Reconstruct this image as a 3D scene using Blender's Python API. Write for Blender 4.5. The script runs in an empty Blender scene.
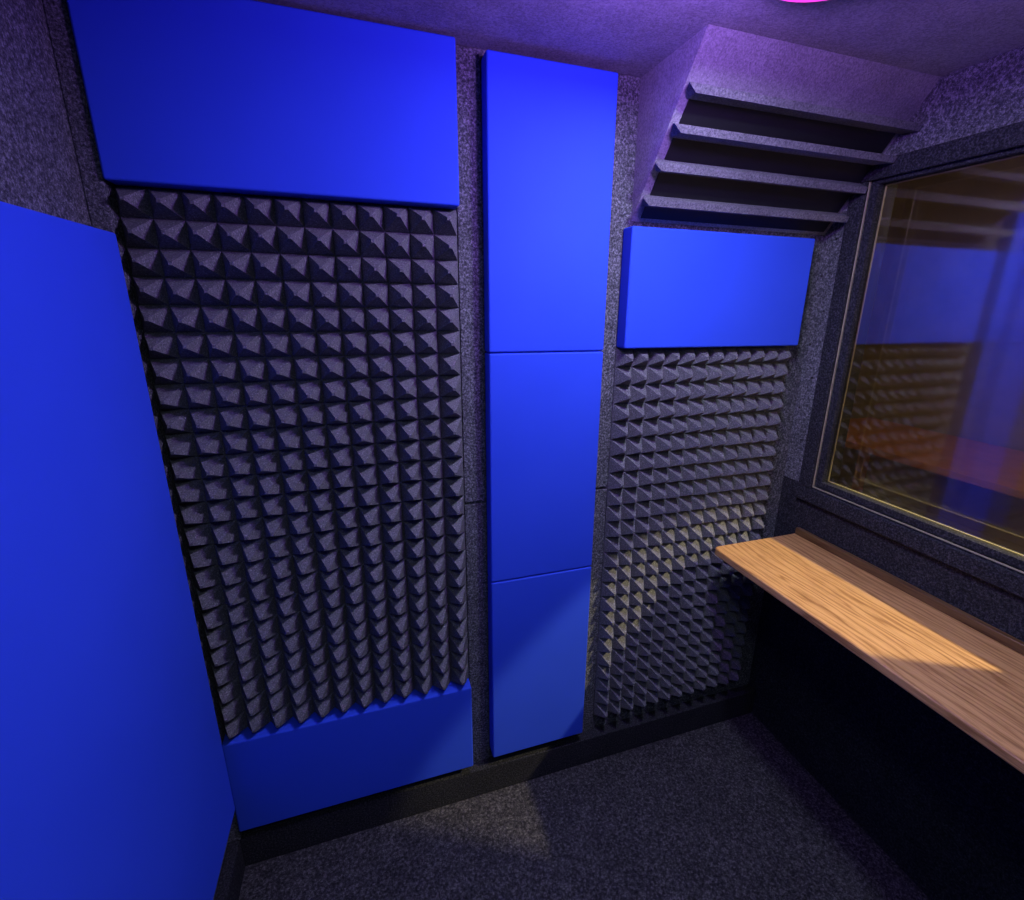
import bpy, bmesh, math, random
from mathutils import Vector, Matrix
random.seed(4)
S=bpy.context.scene
S.view_settings.view_transform='Standard'
S.view_settings.look='None'
S.view_settings.exposure=0.0
COL=S.collection

# ------------------------------------------------------------ dimensions (m)
XL,XR=-0.735,1.034        # side walls (inner faces)
YB,YN=0.05,-1.95          # back wall / wall behind the photographer
ZF,ZC=-0.05,1.9765        # floor / ceiling
T=0.10
G=.0008                   # hairline gap so wall-mounted things do not cut into the wall

# ------------------------------------------------------------ materials
def mat(name):
    m=bpy.data.materials.new(name);m.use_nodes=True
    nt=m.node_tree;b=nt.nodes['Principled BSDF']
    return m,nt,b
def coords(nt,scale=(1,1,1)):
    tc=nt.nodes.new('ShaderNodeTexCoord');mp=nt.nodes.new('ShaderNodeMapping')
    mp.inputs['Scale'].default_value=scale
    nt.links.new(tc.outputs['Object'],mp.inputs['Vector']);return mp.outputs['Vector']
def noise(nt,vec,scale,detail=3,rough=.6,dist=0):
    n=nt.nodes.new('ShaderNodeTexNoise');n.inputs['Scale'].default_value=scale
    n.inputs['Detail'].default_value=detail;n.inputs['Roughness'].default_value=rough
    n.inputs['Distortion'].default_value=dist
    nt.links.new(vec,n.inputs['Vector']);return n
def ramp(nt,fac,stops):
    r=nt.nodes.new('ShaderNodeValToRGB');e=r.color_ramp.elements
    while len(e)<len(stops): e.new(.5)
    for i,(p,c) in enumerate(stops): e[i].position=p;e[i].color=(*c,1)
    nt.links.new(fac,r.inputs['Fac']);return r
def bump(nt,b,h,strength,dist):
    bp=nt.nodes.new('ShaderNodeBump');bp.inputs['Strength'].default_value=strength
    bp.inputs['Distance'].default_value=dist
    nt.links.new(h,bp.inputs['Height']);nt.links.new(bp.outputs['Normal'],b.inputs['Normal'])
def carpet(name,c0,c1,c2,sc=210):
    m,nt,b=mat(name);v=coords(nt)
    n1=noise(nt,v,sc,4,.8);n2=noise(nt,v,9,3)
    r=ramp(nt,n1.outputs['Fac'],[(.38,c0),(.52,c1),(.66,c2)])
    mx=nt.nodes.new('ShaderNodeMix');mx.data_type='RGBA';mx.blend_type='MULTIPLY';mx.inputs[0].default_value=.5
    r2=ramp(nt,n2.outputs['Fac'],[(.35,(.6,.6,.6)),(.65,(1,1,1))])
    nt.links.new(r.outputs['Color'],mx.inputs[6]);nt.links.new(r2.outputs['Color'],mx.inputs[7])
    nt.links.new(mx.outputs[2],b.inputs['Base Color'])
    b.inputs['Roughness'].default_value=.95;b.inputs['Specular IOR Level'].default_value=.15
    bump(nt,b,n1.outputs['Fac'],.7,.004);return m
M_wall=carpet('grey_carpet_wall',(.036,.040,.042),(.125,.135,.140),(.37,.39,.40),190)
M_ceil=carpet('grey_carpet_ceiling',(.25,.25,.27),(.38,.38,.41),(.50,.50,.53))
M_floor=carpet('dark_carpet_floor',(.016,.016,.018),(.058,.058,.060),(.19,.185,.18),150)
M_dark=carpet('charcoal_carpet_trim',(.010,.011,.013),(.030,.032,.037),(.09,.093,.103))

def blue():
    m,nt,b=mat('blue_fabric');v=coords(nt)
    n=noise(nt,v,600,2,.5);n2=noise(nt,v,3,2)
    r=ramp(nt,n2.outputs['Fac'],[(.3,(.026,.086,.74)),(.7,(.031,.096,.79))])
    nt.links.new(r.outputs['Color'],b.inputs['Base Color'])
    b.inputs['Roughness'].default_value=.75;b.inputs['Specular IOR Level'].default_value=.22
    bump(nt,b,n.outputs['Fac'],.15,.001);return m
M_blue=blue()
def foam():
    m,nt,b=mat('charcoal_foam');v=coords(nt)
    n=noise(nt,v,300,3,.8)
    r=ramp(nt,n.outputs['Fac'],[(.38,(.085,.09,.092)),(.58,(.165,.172,.178)),(.72,(.46,.47,.48))])
    nt.links.new(r.outputs['Color'],b.inputs['Base Color'])
    b.inputs['Roughness'].default_value=.9;b.inputs['Specular IOR Level'].default_value=.2
    bump(nt,b,n.outputs['Fac'],.4,.002);return m
M_foam=foam()
def wood(name,tint=1.0):
    m,nt,b=mat(name)
    v=coords(nt,(1,.12,1))
    w=nt.nodes.new('ShaderNodeTexWave');w.wave_type='BANDS';w.bands_direction='X'
    w.inputs['Scale'].default_value=16;w.inputs['Distortion'].default_value=13
    w.inputs['Detail'].default_value=3;w.inputs['Detail Scale'].default_value=1.5;w.inputs['Detail Roughness'].default_value=.5
    nt.links.new(v,w.inputs['Vector'])
    r=ramp(nt,w.outputs['Fac'],[(.0,(.35*tint,.175*tint,.052*tint)),(.22,(.50*tint,.275*tint,.090*tint)),(1,(.58*tint,.335*tint,.118*tint))])
    v2=coords(nt,(1,.04,1));n=noise(nt,v2,300,3,.7)
    r2=ramp(nt,n.outputs['Fac'],[(.37,(.50,.44,.40)),(.5,(1,1,1))])
    mx=nt.nodes.new('ShaderNodeMix');mx.data_type='RGBA';mx.blend_type='MULTIPLY';mx.inputs[0].default_value=.6
    nt.links.new(r.outputs['Color'],mx.inputs[6]);nt.links.new(r2.outputs['Color'],mx.inputs[7])
    nt.links.new(mx.outputs[2],b.inputs['Base Color'])
    b.inputs['Roughness'].default_value=.5
    bump(nt,b,n.outputs['Fac'],.12,.001);return m
M_wood=wood('oak_wood');M_wood2=wood('dark_oak_strip',.28)
def plain(name,col,rough=.5,metal=0,noise_s=40):
    m,nt,b=mat(name);v=coords(nt);n=noise(nt,v,noise_s,3)
    r=ramp(nt,n.outputs['Fac'],[(.3,tuple(c*.85 for c in col)),(.7,tuple(min(1,c*1.1) for c in col))])
    nt.links.new(r.outputs['Color'],b.inputs['Base Color'])
    b.inputs['Roughness'].default_value=rough;b.inputs['Metallic'].default_value=metal;return m
M_stop=plain('yellowed_window_seal',(.34,.31,.19),.5)
M_black=plain('black_plastic',(.01,.01,.012),.5)
M_white=plain('white_enamel',(.6,.6,.63),.4)
M_tan=plain('olive_tan_paint',(.38,.29,.13),.8,0,6)
M_brown=plain('brown_floor',(.27,.16,.08),.7,0,8)
M_orange=plain('orange_wood_desk',(.62,.25,.08),.6,0,12)
M_slat=carpet('slate_felt_slat',(.10,.10,.12),(.20,.20,.23),(.30,.30,.34))
def glass():
    m=bpy.data.materials.new('window_glass');m.use_nodes=True;nt=m.node_tree
    nt.nodes.clear();o=nt.nodes.new('ShaderNodeOutputMaterial')
    t=nt.nodes.new('ShaderNodeBsdfTransparent');t.inputs[0].default_value=(.95,.94,.88,1)
    g=nt.nodes.new('ShaderNodeBsdfGlossy');g.inputs['Roughness'].default_value=.06
    g.inputs[0].default_value=(1,.98,.93,1)
    f=nt.nodes.new('ShaderNodeFresnel');f.inputs[0].default_value=1.6
    ma=nt.nodes.new('ShaderNodeMath');ma.operation='MULTIPLY_ADD';ma.inputs[1].default_value=1.2;ma.inputs[2].default_value=.12
    ma.use_clamp=True
    mx=nt.nodes.new('ShaderNodeMixShader')
    nt.links.new(f.outputs[0],ma.inputs[0]);nt.links.new(ma.outputs[0],mx.inputs[0])
    nt.links.new(t.outputs[0],mx.inputs[1]);nt.links.new(g.outputs[0],mx.inputs[2])
    nt.links.new(mx.outputs[0],o.inputs[0]);return m
M_glass=glass()
def emis(name,col,s):
    m,nt,b=mat(name);b.inputs['Base Color'].default_value=(*col,1)
    b.inputs['Emission Color'].default_value=(*col,1);b.inputs['Emission Strength'].default_value=s;return m
M_pink=emis('magenta_led_diffuser',(1,.06,.5),.9)

# ------------------------------------------------------------ mesh helpers
def link(name,me,m,parent=None,smooth=False):
    o=bpy.data.objects.new(name,me);COL.objects.link(o)
    if m: me.materials.append(m)
    if parent: o.parent=parent
    if smooth:
        for p in me.polygons:p.use_smooth=True
    return o
def box(name,lo,hi,m,parent=None,bevel=0,seg=3):
    bm=bmesh.new();bmesh.ops.create_cube(bm,size=1)
    c=[(a+b)/2 for a,b in zip(lo,hi)];s=[b-a for a,b in zip(lo,hi)]
    for v in bm.verts: v.co=Vector([v.co[i]*s[i] for i in range(3)])
    if bevel: bmesh.ops.bevel(bm,geom=bm.edges[:],offset=bevel,segments=seg,profile=.5,affect='EDGES')
    me=bpy.data.meshes.new(name);bm.to_mesh(me);bm.free()
    o=link(name,me,m,parent)
    o.location=c if parent is None else Vector(c)-parent.location
    if bevel:
        for p in me.polygons:p.use_smooth=True
        md=o.modifiers.new('wn','WEIGHTED_NORMAL');md.keep_sharp=False
    return o
def empty(name,loc):
    o=bpy.data.objects.new(name,None);o.location=loc;o.empty_display_size=.05;COL.objects.link(o);return o
def prism_x(name,prof,x0,x1,m,parent=None,skew=None):
    """extrude a (y,z) outline along x; skew = per-vertex extra x at the left end"""
    bm=bmesh.new();n=len(prof)
    a=[bm.verts.new((x0+(skew[i] if skew else 0),p[0],p[1])) for i,p in enumerate(prof)]
    b=[bm.verts.new((x1,p[0],p[1])) for p in prof]
    bm.faces.new(a);bm.faces.new(b[::-1])
    for i in range(n): bm.faces.new((a[i],b[i],b[(i+1)%n],a[(i+1)%n]))
    bmesh.ops.recalc_face_normals(bm,faces=bm.faces)
    me=bpy.data.meshes.new(name);bm.to_mesh(me);bm.free()
    o=link(name,me,m,parent)
    if parent:o.location=-parent.location
    return o

# ------------------------------------------------------------ room shell
box('floor',(XL-T,YN-T,ZF-T),(XR+T,YB+T,ZF),M_floor)
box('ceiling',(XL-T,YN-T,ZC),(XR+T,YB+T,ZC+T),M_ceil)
box('wall_back',(XL-T,YB,ZF),(XR+T,YB+T,ZC),M_wall)
box('wall_left',(XL-T,YN,ZF),(XL,YB,ZC),M_wall)
box('wall_front',(XL-T,YN-T,ZF),(XR+T,YN,ZC),M_wall)
# right wall with window opening
WY0,WY1,WZ0,WZ1=-.065,-.80,.912,1.80
w=empty('wall_right',(XR,-.9,.9))
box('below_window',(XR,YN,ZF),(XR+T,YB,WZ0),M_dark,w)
box('above_window',(XR,YN,WZ1),(XR+T,YB,ZC),M_wall,w)
box('far_pier',(XR,WY0,WZ0),(XR+T,YB,WZ1),M_wall,w)
box('near_pier',(XR,YN,WZ0),(XR+T,WY1,WZ1),M_wall,w)

# ------------------------------------------------------------ window
wi=empty('window_1',(XR,(WY0+WY1)/2,(WZ0+WZ1)/2))
cw=.012
def ring(pref,x0,x1,y0,y1,z0,z1,wd,m,bev=.002):
    box(pref+'_bottom',(x0,y1,z0),(x1,y0,z0+wd),m,wi,bev)
    box(pref+'_top',(x0,y1,z1-wd),(x1,y0,z1),m,wi,bev)
    box(pref+'_far',(x0,y0-wd,z0+wd),(x1,y0,z1-wd),m,wi,bev)
    box(pref+'_near',(x0,y1,z0+wd),(x1,y1+wd,z1-wd),m,wi,bev)
ring('casing',XR-cw,XR,WY0+.045,WY1-.045,WZ0-.05,WZ1+.03,.046,M_dark,.004)
ring('seal_outer',XR-.002,XR+.004,WY0,WY1,WZ0,WZ1,.003,M_stop,.001)
ring('stop',XR+.004,XR+.03,WY0-.005,WY1+.005,WZ0+.005,WZ1-.005,.020,M_dark,.001)
ring('seal_inner',XR+.027,XR+.032,WY0-.025,WY1+.025,WZ0+.025,WZ1-.025,.003,M_stop,.001)
ring('jamb_liner',XR+.033,XR+T,WY0,WY1,WZ0,WZ1,.004,M_black,.001)
def pane(name,x):
    me=bpy.data.meshes.new(name)
    y0,y1,z0,z1=WY1+.004,WY0-.004,WZ0+.004,WZ1-.004
    me.from_pydata([(x,y0,z0),(x,y1,z0),(x,y1,z1),(x,y0,z1)],[],[(0,3,2,1)])
    o=link(name,me,M_glass,wi);o.location=-wi.location
pane('pane_inner',XR+.018);pane('pane_outer',XR+.085)
sc=bmesh.new()
for k in range(9):
    z=.95+k*.1
    mtx=Matrix.Translation((XR-.001,.033-.028*(k%2),z))@Matrix.Rotation(math.radians(90),4,'Y')
    bmesh.ops.create_cone(sc,cap_ends=True,segments=10,radius1=.0035,radius2=.0025,depth=.003,matrix=mtx)
me=bpy.data.meshes.new('screws');sc.to_mesh(me);sc.free()
o=link('casing_screws',me,M_black,wi);o.location=-wi.location

# ------------------------------------------------------------ blue panels
def panel(lo,hi): return box('acoustic_panel',lo,hi,M_blue,None,.005,4)
panel((-.70,0,1.661),(-.062,YB-G,1.970))
panel((-.70,0,.0905),(-.062,YB-G,.386))
panel((0,0,.100),(.305,YB-G,.7175))
panel((0,0,.7195),(.305,YB-G,1.3430))
panel((0,0,1.345),(.305,YB-G,1.959))
panel((.365,0,1.349),(.951,YB-G,1.647))
panel((XL+G,-1.25,.215),(-.6835,-.035,1.570))

# ------------------------------------------------------------ pyramid foam
def foam_panel(x0,x1,z0,z1,nx,nz,tip):
    base=.043
    me=bpy.data.meshes.new('foam');bm=bmesh.new()
    dx=(x1-x0)/nx;dz=(z1-z0)/nz
    g={}
    for i in range(nx+1):
        for j in range(nz+1):
            jx=0 if i in(0,nx) else random.uniform(-.0008,.0008)
            g[i,j]=bm.verts.new((x0+i*dx+jx,base+random.uniform(-.001,.001),z0+j*dz))
    for i in range(nx):
        for j in range(nz):
            cx=x0+(i+.5)*dx+random.uniform(-.002,.002);cz=z0+(j+.5)*dz+random.uniform(-.002,.002)-.001
            ty=tip+random.uniform(-.002,.002);r=.0032
            q=[bm.verts.new((cx+sx*r,ty,cz+sz*r)) for sx,sz in((-1,-1),(1,-1),(1,1),(-1,1))]
            c=[g[i,j],g[i+1,j],g[i+1,j+1],g[i,j+1]]
            bm.faces.new(q)
            for k in range(4): bm.faces.new((c[k],c[(k+1)%4],q[(k+1)%4],q[k]))
    bk={}
    for (i,j) in ((0,0),(nx,0),(nx,nz),(0,nz)): bk[i,j]=bm.verts.new((x0+i*dx,YB-G,z0+j*dz))
    def side(seq,a,b):
        bm.faces.new([g[s] for s in seq]+[bk[b],bk[a]])
    side([(i,0) for i in range(nx+1)],(0,0),(nx,0))
    side([(nx,j) for j in range(nz+1)],(nx,0),(nx,nz))
    side([(i,nz) for i in range(nx,-1,-1)],(nx,nz),(0,nz))
    side([(0,j) for j in range(nz,-1,-1)],(0,nz),(0,0))
    bm.faces.new([bk[0,0],bk[0,nz],bk[nx,nz],bk[nx,0]])
    bmesh.ops.recalc_face_normals(bm,faces=bm.faces)
    bm.to_mesh(me);bm.free();return link('pyramid_foam_panel',me,M_foam)
foam_panel(-.700,-.062,.388,1.659,12,24,-.008)
foam_panel(.364,.951,.119,1.347,12,24,-.001)

# ------------------------------------------------------------ trims on back wall
def seam_trim(x0,x1,name):
    t=empty(name,((x0+x1)/2,YB,.95))
    box('upper_batten',(x0,YB-.008,.948),(x1,YB,ZC-.002),M_wall,t,.002)
    box('lower_batten',(x0,YB-.008,.03),(x1,YB,.940),M_wall,t,.002)
seam_trim(-.060,-.003,'trim_1')
seam_trim(.308,.362,'trim_2')
box('trim_3',(XL,.008,.056),(-.702,YB,ZC-.001),M_wall,None,.003)
box('baseboard_back',(XL,.012,ZF),(XR,YB,.055),M_dark,None,.004)
box('baseboard_left',(XL,YN,ZF),(XL+.03,.012,.055),M_dark,None,.004)

# ------------------------------------------------------------ louvred vent soffit
v=empty('louvered_vent',(.7,YB,1.8))
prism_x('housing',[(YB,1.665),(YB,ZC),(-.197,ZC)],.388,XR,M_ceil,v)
def slope_y(z): return YB+(-.197-YB)*(z-1.665)/(ZC-1.665)
prism_x('vent_gap_shade',[(slope_y(1.672)-.003,1.672),(slope_y(1.672)+.004,1.676),(slope_y(1.888)+.004,1.892),(slope_y(1.888)-.003,1.888)],.41,XR-.014,M_black,v)  # black panel on the slope, stands in for shade in the gaps between slats
for k,(ty,tz) in enumerate([(-.180,1.886),(-.140,1.826),(-.075,1.768),(-.035,1.702)]):
    r1=slope_y(tz-.012)+.006;r2=slope_y(tz+.020)+.006
    prof=[(ty,tz),(ty+.006,tz-.014),(r1,tz-.004),(r2,tz+.018)]
    prism_x('slat_%d'%(k+1),prof,.368,XR-.001 if k==0 else XR-.014,M_slat,v,[0,.022,.040,.03])

# ------------------------------------------------------------ shelf
sh=empty('wooden_wall_shelf',(.865,-.6,.73))
bm=bmesh.new();pts=[];r=.02
for k in range(7):
    a=math.pi-k*math.pi/12;pts.append((.697+r+r*math.cos(a),-.040-r+r*math.sin(a)))
pts+=[(XR-.001,-.040),(XR-.001,-1.5),(.697,-1.5)]
top=[bm.verts.new((x,y,.742)) for x,y in pts];bot=[bm.verts.new((x,y,.720)) for x,y in pts]
bm.faces.new(top);bm.faces.new(bot[::-1])
for i in range(len(pts)): bm.faces.new((top[i],bot[i],bot[(i+1)%len(pts)],top[(i+1)%len(pts)]))
bmesh.ops.recalc_face_normals(bm,faces=bm.faces)
bmesh.ops.bevel(bm,geom=[e for e in bm.edges if abs(e.verts[0].co.z-e.verts[1].co.z)<1e-4],offset=.004,segments=3,affect='EDGES',profile=.5)
me=bpy.data.meshes.new('board');bm.to_mesh(me);bm.free()
o=link('board',me,M_wood,sh);o.location=-sh.location
box('back_strip',(XR-.016,-1.5,.7425),(XR-.0005,-.045,.765),M_wood2,sh,.002)
for yb in (-.2,-.75,-1.3):
    box('bracket_leg',(XR-.02,yb-.012,.50),(XR-.001,yb+.012,.719),M_black,sh,.002)
    box('bracket_arm',(.80,yb-.012,.700),(XR-.02,yb+.012,.7195),M_black,sh,.002)

# ------------------------------------------------------------ ceiling LED lamp
lp=empty('ceiling_led_light',(.408,-.473,ZC))
bm=bmesh.new();bmesh.ops.create_cone(bm,cap_ends=True,segments=48,radius1=.125,radius2=.135,depth=.02)
me=bpy.data.meshes.new('h');bm.to_mesh(me);bm.free();o=link('housing',me,M_white,lp);o.location=(0,0,-.011)
bm=bmesh.new();bmesh.ops.create_cone(bm,cap_ends=True,segments=48,radius1=.115,radius2=.128,depth=.012)
me=bpy.data.meshes.new('d');bm.to_mesh(me);bm.free();o=link('diffuser',me,M_pink,lp);o.location=(0,0,-.027)

def light(name,kind,loc,energy,col,**k):
    l=bpy.data.lights.new(name,kind);l.energy=energy;l.color=col
    for a,b in k.items(): setattr(l,a,b)
    o=bpy.data.objects.new(name,l);o.location=loc;COL.objects.link(o);return o
def aim(o,t): o.rotation_euler=(Vector(t)-o.location).to_track_quat('-Z','Y').to_euler()
light('led_glow','POINT',(.20,-.54,ZC-.11),15.5,(.41,.18,1.0),shadow_soft_size=.04)
light('led_downlight','AREA',(.36,-.48,ZC-.045),8,(.70,.78,1.0),shape='DISK',size=.12)
light('rear_fill_light','AREA',(-.15,-1.35,ZC-.03),3.4,(.72,.80,1.0),shape='DISK',size=.18)  # unseen soft fill added above and behind the camera
# adjoining room lamp shining through the window
o=light('adjoining_room_spot','SPOT',(2.0,-1.29,2.50),480,(1,.84,.60),spot_size=math.radians(21),spot_blend=.25,shadow_soft_size=.03);aim(o,(.72,-.27,.50))
light('adjoining_room_fill','POINT',(2.1,-2.4,2.1),46,(1,.80,.42),shadow_soft_size=.15)  # unseen fill added so the far wall is not lit by bounce alone

# ------------------------------------------------------------ adjoining room
box('wall_adjoining',(3.0,-3.2,ZF),(3.1,2.6,2.8),M_tan)
box('floor_adjoining',(XR+T,-3.2,ZF-T),(3.0,2.6,ZF),M_brown)
box('ceiling_adjoining',(XR+T,-3.2,2.8),(3.1,2.6,2.9),M_tan)
box('wall_adjoining_end',(XR+T,2.6,ZF),(3.1,2.7,2.8),M_tan)
box('wall_adjoining_near',(XR+T,-3.3,ZF),(3.1,-3.2,2.8),M_tan)
dk=empty('wooden_desk',(2.6,.4,.4))
box('top',(2.25,-.3,.71),(2.98,1.2,.745),M_orange,dk,.004)
for i,(x,y) in enumerate([(2.29,-.26),(2.29,1.16),(2.94,-.26),(2.94,1.16)]):
    box('leg_%d'%(i+1),(x-.025,y-.025,ZF+.0005),(x+.025,y+.025,.7095),M_orange,dk,.003)

# ------------------------------------------------------------ world
wd=bpy.data.worlds.new('world');S.world=wd;wd.use_nodes=True
wd.node_tree.nodes['Background'].inputs[0].default_value=(.10,.09,.16,1)
wd.node_tree.nodes['Background'].inputs[1].default_value=.1

# ------------------------------------------------------------ camera
cd=bpy.data.cameras.new('camera');cd.sensor_width=36;cd.lens=488.2279*36/1024
cd.shift_x=-17.51/1024;cd.shift_y=-3.29/1024;cd.clip_start=.01
c=bpy.data.objects.new('camera',cd);c.location=(-.2864,-1.1541,1.4592);c.rotation_euler=(1.2861,-.0131,-.3234)
COL.objects.link(c);S.camera=c
